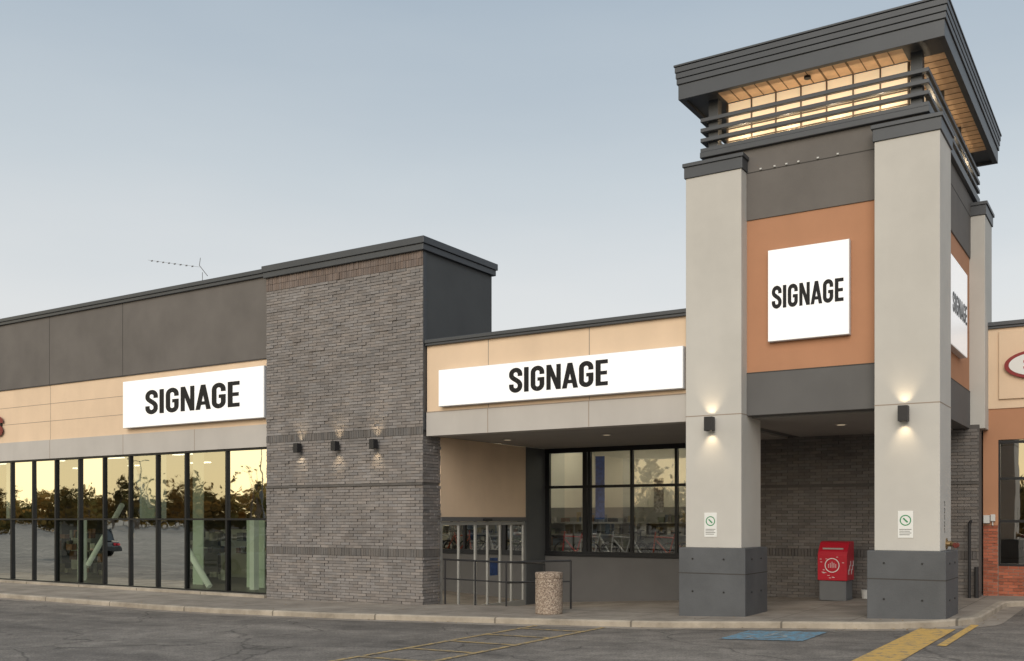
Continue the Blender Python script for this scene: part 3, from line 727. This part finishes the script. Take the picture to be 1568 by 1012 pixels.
bz=walk(-6.5,25.3)
e=empty('mail_collection_box',(-6.55,25.35,bz))
M_red=mat('red_enamel',(.50,.018,.035),.35,.05,3,0)
B('pedestal',-.33,.33,-.3,.32,0,.5,mat('grey_enamel',(.14,.145,.15),.5,.05,3,0),e,.02)
mb=MB(); mb.extrude([(-.34,.5),(-.34,1.12),(-.30,1.22),(-.1,1.44),(-.02,1.47),(.36,1.47),(.36,.5)],'x',-.36,.36); mb.obj('red_body',M_red,e,.02)
B('chute_handle',-.25,.25,-.27,-.22,1.27,1.31,M_silver,e,.004)
mb=MB()
for i in range(28):
    t=2*math.pi*i/28;u=2*math.pi*(i+1)/28
    mb.poly([(a*math.cos(v),-.343,.88+a*math.sin(v)) for a,v in((.18,t),(.18,u),(.16,u),(.16,t))])
for k in range(26):
    x=random.uniform(-.32,.28);z=random.uniform(.56,1.1); 
    if math.hypot(x,z-.88)<.22: continue
    mb.box(x,x+.05,-.344,-.341,z,z+.01)
for k in range(-2,3): mb.box(k*.045-.006,k*.045+.006,-.344,-.341,.82,.97-.03*abs(k))
for k in range(6): mb.box(.361,.364,-.2+k*.09,-.15+k*.09,.65+.1*(k%3),.78+.1*(k%3))
mb.obj('white_graphics',M_white,e)
e=empty('salt_bucket',(-5.95,26.0,walk(-6,26))); MB().cyl((0,0,0),(0,0,.22),.12,.14,n=20).obj('bucket',M_strut,e)

e=empty('rooftop_antenna')
mb=MB(); mb.cyl((-26.6,22.5,6.1),(-26.6,22.5,10.35),.010,n=6); mb.cyl((-26.35,22.5,10.2),(-26.75,22.5,10.6),.012,n=6); mb.cyl((-26.75,22.5,10.6),(-26.7,22.5,10.85),.010,n=6)
mb.cyl((-26.75,22.5,10.55),(-29.4,22.5,11.15),.004,n=5)
for k in range(8): x=-27.1-k*.3; mb.box(x-.04,x+.04,22.49,22.51,10.60+.068*k,10.64+.068*k)
mb.obj('mast',mat('grey_wire',(.16,.16,.17),.6,.05,2,0),e)

# ------------------------------------------------------------ right-hand store
rs=empty('neighbouring_store_building')
RY=27.15; RXa=-3.42; RXb=24
B('beige_fascia',RXa,RXb,RY,RY+.4,4.83,6.8,M_beige,rs)
mb=MB(); mb.box(RXa-.02,RXb,RY-.06,RY+.45,6.8,6.86); mb.box(RXa-.02,RXb,RY-.1,RY+.48,6.86,6.96); mb.obj('fascia_cap',M_cap,rs,.01)
B('orange_band',RXa,RXb,RY+.03,RY+.4,4.06,4.83,M_orange,rs)
gx=[(-3.08,2.0),(2.6,7.6),(8.2,13.2),(13.8,18.8)]
edges=[RXa]+[v for g in gx for v in g]+[RXb]
pl=MB();bk=MB();core=MB()
for a,b in zip(edges[0::2],edges[1::2]):
    pl.box(a,b,RY+.02,RY+.4,1.95,4.06); core.box(a,b,RY+.03,RY+.4,0,1.95)
    brickwall(bk,'x',RY+.03,-1,a,b,.1,1.95,.22,.075,(.36,.11,.06),v=.25)
for a,b in gx:
    core.box(a,b,RY+.05,RY+.4,0,.95); brickwall(bk,'x',RY+.05,-1,a,b,.1,.95,.22,.075,(.36,.11,.06),v=.25)
pl.obj('orange_pilasters',M_orange,rs); core.obj('brick_core',M_mortar_r,rs); bk.obj('red_brick_facing',M_brick,rs)
fr=MB();gl=MB()
for a,b in gx:
    for x in (a,a+(b-a)/3,a+2*(b-a)/3,b): fr.box(x-.04 if x>a else x,x+.04 if x<b else x+.04,RY+.05,RY+.17,.95,4.06)
    for z in (.97,2.05,3.1,4.0): fr.box(a,b,RY+.045,RY+.175,z-.03,z+.035)
    gl.poly([(a,RY+.11,.96),(b,RY+.11,.96),(b,RY+.11,4.05),(a,RY+.11,4.05)])
fr.obj('window_frames',M_frame,rs); gl.obj('glazing',glassmat('right_glass',.4,(.5,.55,.55),.02,(1,.97,.9)),rs)
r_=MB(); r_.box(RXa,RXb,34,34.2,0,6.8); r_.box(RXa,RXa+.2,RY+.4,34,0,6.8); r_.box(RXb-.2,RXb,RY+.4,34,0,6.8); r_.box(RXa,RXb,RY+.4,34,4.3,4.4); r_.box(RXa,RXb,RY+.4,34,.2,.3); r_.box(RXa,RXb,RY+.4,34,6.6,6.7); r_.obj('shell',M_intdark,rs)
B('sign_backing_panel',-3.06,-1.3,RY-.06,RY,5.05,6.72,M_beige,rs,.01)
e=empty('oval_store_sign',(-2.13,RY-.06,5.85))
def ell(a,b,y0,y1,m,nm):
    mb=MB(); n=48
    mb.extrude([(a*math.cos(2*math.pi*i/n),b*math.sin(2*math.pi*i/n)) for i in range(n)],'y',y0,y1); return mb.obj(nm,m,e)
ell(.80,.36,-.09,0,mat('dark_red_rim',(.25,.02,.02),.5,.03,2,0),'red_rim'); ell(.70,.29,-.10,-.088,M_white,'white_field')
mb=MB()
for q in S_only: mb.poly([(-.38+p[0]*.4,-.104,-.15+p[1]*.3) for p in q])
mb.box(-.15,.5,-.104,-.1005,-.12,-.05); mb.box(-.15,.45,-.104,-.1005,.03,.1); mb.obj('sign_script',M_red,e)
e=empty('electrical_box'); B('meter_box',-3.40,-3.26,RY-.12,RY+.02,2.0,2.2,M_strut,e,.01)
MB().cyl((-3.2,RY-.03,1.95),(-3.2,RY-.03,2.2),.015).obj('conduit',M_strut,e)
B('switch_box',-3.24,-3.14,RY-.1,RY+.02,2.05,2.22,M_strut,e,.01)

# ------------------------------------------------------------ surroundings behind the camera (seen in the glass)
def parked_car(x,y,rot,col,i,h=1.45,Lh=2.25,suv=False):
    e=empty('parked_car',(x,y,road(x,y))); e.rotation_euler[2]=rot
    P=mat('car_paint%d'%i,col,.25,.02,1,0,metal=.3,spec=.6); W=.88
    body=[(-Lh,.45),(-Lh+.05,.72),(-Lh+.15,.88),(-1.2,.98),(1.35,.98),(Lh-.1,.9),(Lh,.6),(Lh-.02,.32),(1.75,.27),(1.7,.45),(1.55,.62),(1.2,.62),(1.03,.45),(.98,.25),(-.98,.25),(-1.03,.45),(-1.2,.62),(-1.55,.62),(-1.72,.45),(-1.77,.27),(-Lh+.05,.3)]
    MB().extrude(body,'y',-W,W).obj('body',P,e,.05)
    t=1.75 if suv else h; bk=1.9 if suv else 1.5; fr_=-1.0
    c=MB(); b=[(fr_,-.8,.97),(bk,-.8,.97),(bk,.8,.97),(fr_,.8,.97),(fr_+.75,-.62,t-.06),(bk-(.25 if suv else .65),-.62,t-.06),(bk-(.25 if suv else .65),.62,t-.06),(fr_+.75,.62,t-.06)]
    c.v=b;c.f=[(0,1,5,4),(1,2,6,5),(2,3,7,6),(3,0,4,7),(4,5,6,7)]; c.obj('greenhouse',mat('car_glass',(.02,.025,.03),.08,.02,1,0,spec=.8),e)
    r=MB(); r.box(b[4][0]-.05,b[5][0]+.05,-.64,.64,t-.07,t); 
    for sy in(-1,1):
        r.cyl(Vector((fr_,sy*.8,.97)),Vector((fr_+.75,sy*.63,t-.05)),.035,n=6); r.cyl((bk,sy*.8,.97),(b[5][0],sy*.63,t-.05),.05,n=6); r.cyl((.35,sy*.81,.97),(.35,sy*.64,t-.05),.035,n=6)
    r.obj('roof',P,e,.03)
    w=MB();hb=MB()
    for wx_ in(-1.37,1.37):
        for s in(-1,1): w.cyl((wx_,s*.68,.33),(wx_,s*.89,.33),.33,n=24); hb.cyl((wx_,s*.89,.33),(wx_,s*.9,.33),.2,n=16)
    w.obj('tyres',M_tyre,e); hb.obj('hubs',M_silver,e)
    hl=MB(); hl.box(-Lh-.01,-Lh+.12,-.8,-.45,.62,.76); hl.box(-Lh-.01,-Lh+.12,.45,.8,.62,.76); hl.obj('headlights',M_white,e)
    tl=MB(); tl.box(Lh-.12,Lh+.01,-.82,-.55,.68,.82); tl.box(Lh-.12,Lh+.01,.55,.82,.68,.82); tl.obj('tail_lights',M_red,e)
cc=[(.55,.56,.58),(.5,.5,.5),(.04,.045,.05),(.30,.29,.27),(.6,.6,.6),(.08,.12,.2),(.3,.3,.31),(.6,.6,.58)]
for i,(x,y) in enumerate([(-32.5,10),(-41.5,4),(-55.5,3),(-58,10),(-63,9),(-70,3)]):
    parked_car(x,y,math.radians((180 if i%2 else 4)+random.uniform(-3,3)),cc[i],i,suv=i%2==0)
for i,x in enumerate([-8,2,10,14]):
    parked_car(x,-14,math.radians(90),cc[i+2],20+i,suv=i%2==1)

# autumn leaves that let the low sun through
def leafmat():
    m,nt,p=newmat('autumn_foliage'); L=nt.links.new; nt.nodes.remove(p)
    out=[n for n in nt.nodes if n.type=='OUTPUT_MATERIAL'][0]
    tc=N(nt,'ShaderNodeTexCoord'); n=N(nt,'ShaderNodeTexNoise'); n.inputs['Scale'].default_value=.10; n.inputs['Detail'].default_value=5; L(tc.outputs['Object'],n.inputs['Vector'])
    r=N(nt,'ShaderNodeValToRGB'); r.color_ramp.elements[0].position=.35; r.color_ramp.elements[0].color=(.10,.10,.04,1); r.color_ramp.elements[1].position=.65; r.color_ramp.elements[1].color=(.30,.17,.05,1); L(n.outputs['Fac'],r.inputs[0])
    a=N(nt,'ShaderNodeBsdfDiffuse'); b=N(nt,'ShaderNodeBsdfTranslucent'); L(r.outputs[0],a.inputs[0]); L(r.outputs[0],b.inputs[0])
    mx=N(nt,'ShaderNodeMixShader'); mx.inputs[0].default_value=.5; L(a.outputs[0],mx.inputs[1]); L(b.outputs[0],mx.inputs[2]); L(mx.outputs[0],out.inputs['Surface']); return m
M_leaf=leafmat()
M_bark=mat('bark',(.10,.075,.055),.9,.3,3,.3,20)
tl=MB(); tk=MB()
def tree(x,y,h,dens,wf=.33,sz=(.2,.5)):
    z=-.2; w=h*wf
    tk.cyl((x,y,z),(x,y,z+h*.5),.18*h/8,.10*h/8,n=6,caps=False)
    cl=[]
    for k in range(11):
        a=random.uniform(0,6.28);rr=random.uniform(.2,1)*w;hz=random.uniform(.18,.93)*h
        q=(x+rr*math.cos(a)*(1.25-hz/h),y+rr*math.sin(a)*(1.25-hz/h),z+hz); cl.append(q)
        tk.cyl((x,y,z+h*random.uniform(.2,.5)),q,.05*h/8,.015,n=4,caps=False)
    for q in cl:
        for k in range(dens):
            d=Vector((random.gauss(0,1),random.gauss(0,1),random.gauss(0,.8)))*w*.24
            c=Vector(q)+d; u=Vector((random.gauss(0,1),random.gauss(0,1),random.gauss(0,1))).normalized(); v=u.orthogonal().normalized(); s=random.uniform(*sz)
            tl.poly([c+u*s,c+v*s,c-u*s,c-v*s])
for k in range(75):
    x=-320+k*5.2+random.uniform(-2,2); tree(x,-78+random.uniform(-10,10),random.choice([random.uniform(5,8),random.uniform(8,12)]),random.choice([4,30,36,40]),random.uniform(.25,.45))
for k in range(130):
    x=-340+k*3.2+random.uniform(-1.2,1.2); tree(x,-105+random.uniform(-4,4),random.uniform(5.5,8.5),20,.6,(.35,.7))
tre=empty('distant_tree_line'); tl.obj('foliage',M_leaf,tre); tk.obj('trunks',M_bark,tre)
def street_lamp(x,y):
    e=empty('street_lamp',(x,y,road(x,y)))
    m=MB(); m.cyl((0,0,0),(0,0,.7),.3,n=16); m.obj('concrete_base',M_curb,e)
    m=MB(); m.cyl((0,0,.7),(0,0,9),.09,.06,n=10); m.cyl((-1,0,9),(1,0,9),.04,n=8); m.box(-1.5,-.9,-.15,.15,8.93,9.05); m.box(.9,1.5,-.15,.15,8.93,9.05); m.obj('pole',M_cap,e)
for x,y in((-62,-18),(-95,-30),(-30,-25),(5,-22)): street_lamp(x,y)

# ------------------------------------------------------------ world
w=bpy.data.worlds.new('World'); sc.world=w; w.use_nodes=True; nt=w.node_tree; L=nt.links.new
bg=nt.nodes['Background']
sky=N(nt,'ShaderNodeTexSky'); sky.sky_type='NISHITA'; sky.sun_disc=False; sky.sun_elevation=math.radians(12); sky.sun_rotation=math.radians(200)
tc=N(nt,'ShaderNodeTexCoord'); nrm=N(nt,'ShaderNodeVectorMath',operation='NORMALIZE'); L(tc.outputs['Generated'],nrm.inputs[0])
sp=N(nt,'ShaderNodeSeparateXYZ'); L(nrm.outputs[0],sp.inputs[0])
rp=N(nt,'ShaderNodeValToRGB'); cr=rp.color_ramp
cr.elements[0].position=0; cr.elements[0].color=(.82,.78,.73,1)
cr.elements[1].position=1; cr.elements[1].color=(.30,.38,.47,1)
for p,c in((.2,(.71,.725,.73)),(.32,(.555,.61,.65)),(.46,(.395,.47,.545))):
    x=cr.elements.new(p); x.color=(*c,1)
hm_=N(nt,'ShaderNodeMapping'); hm_.inputs['Scale'].default_value=(1.5,1.5,6); L(nrm.outputs[0],hm_.inputs['Vector'])
hz=N(nt,'ShaderNodeTexNoise'); hz.inputs['Scale'].default_value=1.6; hz.inputs['Detail'].default_value=4; L(hm_.outputs[0],hz.inputs['Vector'])
hr=N(nt,'ShaderNodeMapRange'); hr.inputs[1].default_value=.3; hr.inputs[2].default_value=.7; hr.inputs[3].default_value=.02; hr.inputs[4].default_value=-.02; L(hz.outputs['Fac'],hr.inputs[0])
ha=N(nt,'ShaderNodeMath',operation='ADD'); L(sp.outputs['Z'],ha.inputs[0]); L(hr.outputs[0],ha.inputs[1]); L(ha.outputs[0],rp.inputs[0])
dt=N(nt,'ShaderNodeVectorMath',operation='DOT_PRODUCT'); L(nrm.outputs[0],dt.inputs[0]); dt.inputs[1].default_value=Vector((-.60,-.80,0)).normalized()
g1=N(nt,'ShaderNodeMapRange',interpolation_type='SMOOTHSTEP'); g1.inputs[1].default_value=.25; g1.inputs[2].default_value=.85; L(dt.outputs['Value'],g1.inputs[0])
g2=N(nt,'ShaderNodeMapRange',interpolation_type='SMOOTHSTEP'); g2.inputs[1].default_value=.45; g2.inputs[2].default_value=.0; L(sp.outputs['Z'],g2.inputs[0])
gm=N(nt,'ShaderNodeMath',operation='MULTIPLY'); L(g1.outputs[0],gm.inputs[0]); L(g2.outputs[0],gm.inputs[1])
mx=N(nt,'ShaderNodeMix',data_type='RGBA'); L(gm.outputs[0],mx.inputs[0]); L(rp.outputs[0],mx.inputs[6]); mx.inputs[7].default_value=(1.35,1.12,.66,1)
ns=N(nt,'ShaderNodeVectorMath',operation='SCALE'); L(sky.outputs[0],ns.inputs[0]); ns.inputs['Scale'].default_value=.01
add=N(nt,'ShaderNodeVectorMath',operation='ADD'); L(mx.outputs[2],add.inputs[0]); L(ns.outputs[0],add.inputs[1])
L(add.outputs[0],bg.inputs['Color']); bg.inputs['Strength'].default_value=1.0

s=bpy.data.lights.new('sun','SUN'); s.energy=2.15; s.angle=math.radians(45); s.color=(1,.90,.78)
so=bpy.data.objects.new('sun',s); sc.collection.objects.link(so)
d=Vector((.22,-.80,.42)).normalized(); so.rotation_euler=d.to_track_quat('Z','Y').to_euler()

# ------------------------------------------------------------ camera
c=bpy.data.cameras.new('camera'); co=bpy.data.objects.new('camera',c); sc.collection.objects.link(co)
co.location=(0,0,2.1); co.rotation_euler=(math.radians(90),0,math.radians(32.5))
c.sensor_width=36; c.lens=35.0; c.shift_y=.1843; c.clip_end=5000; c.clip_start=.1
sc.camera=co
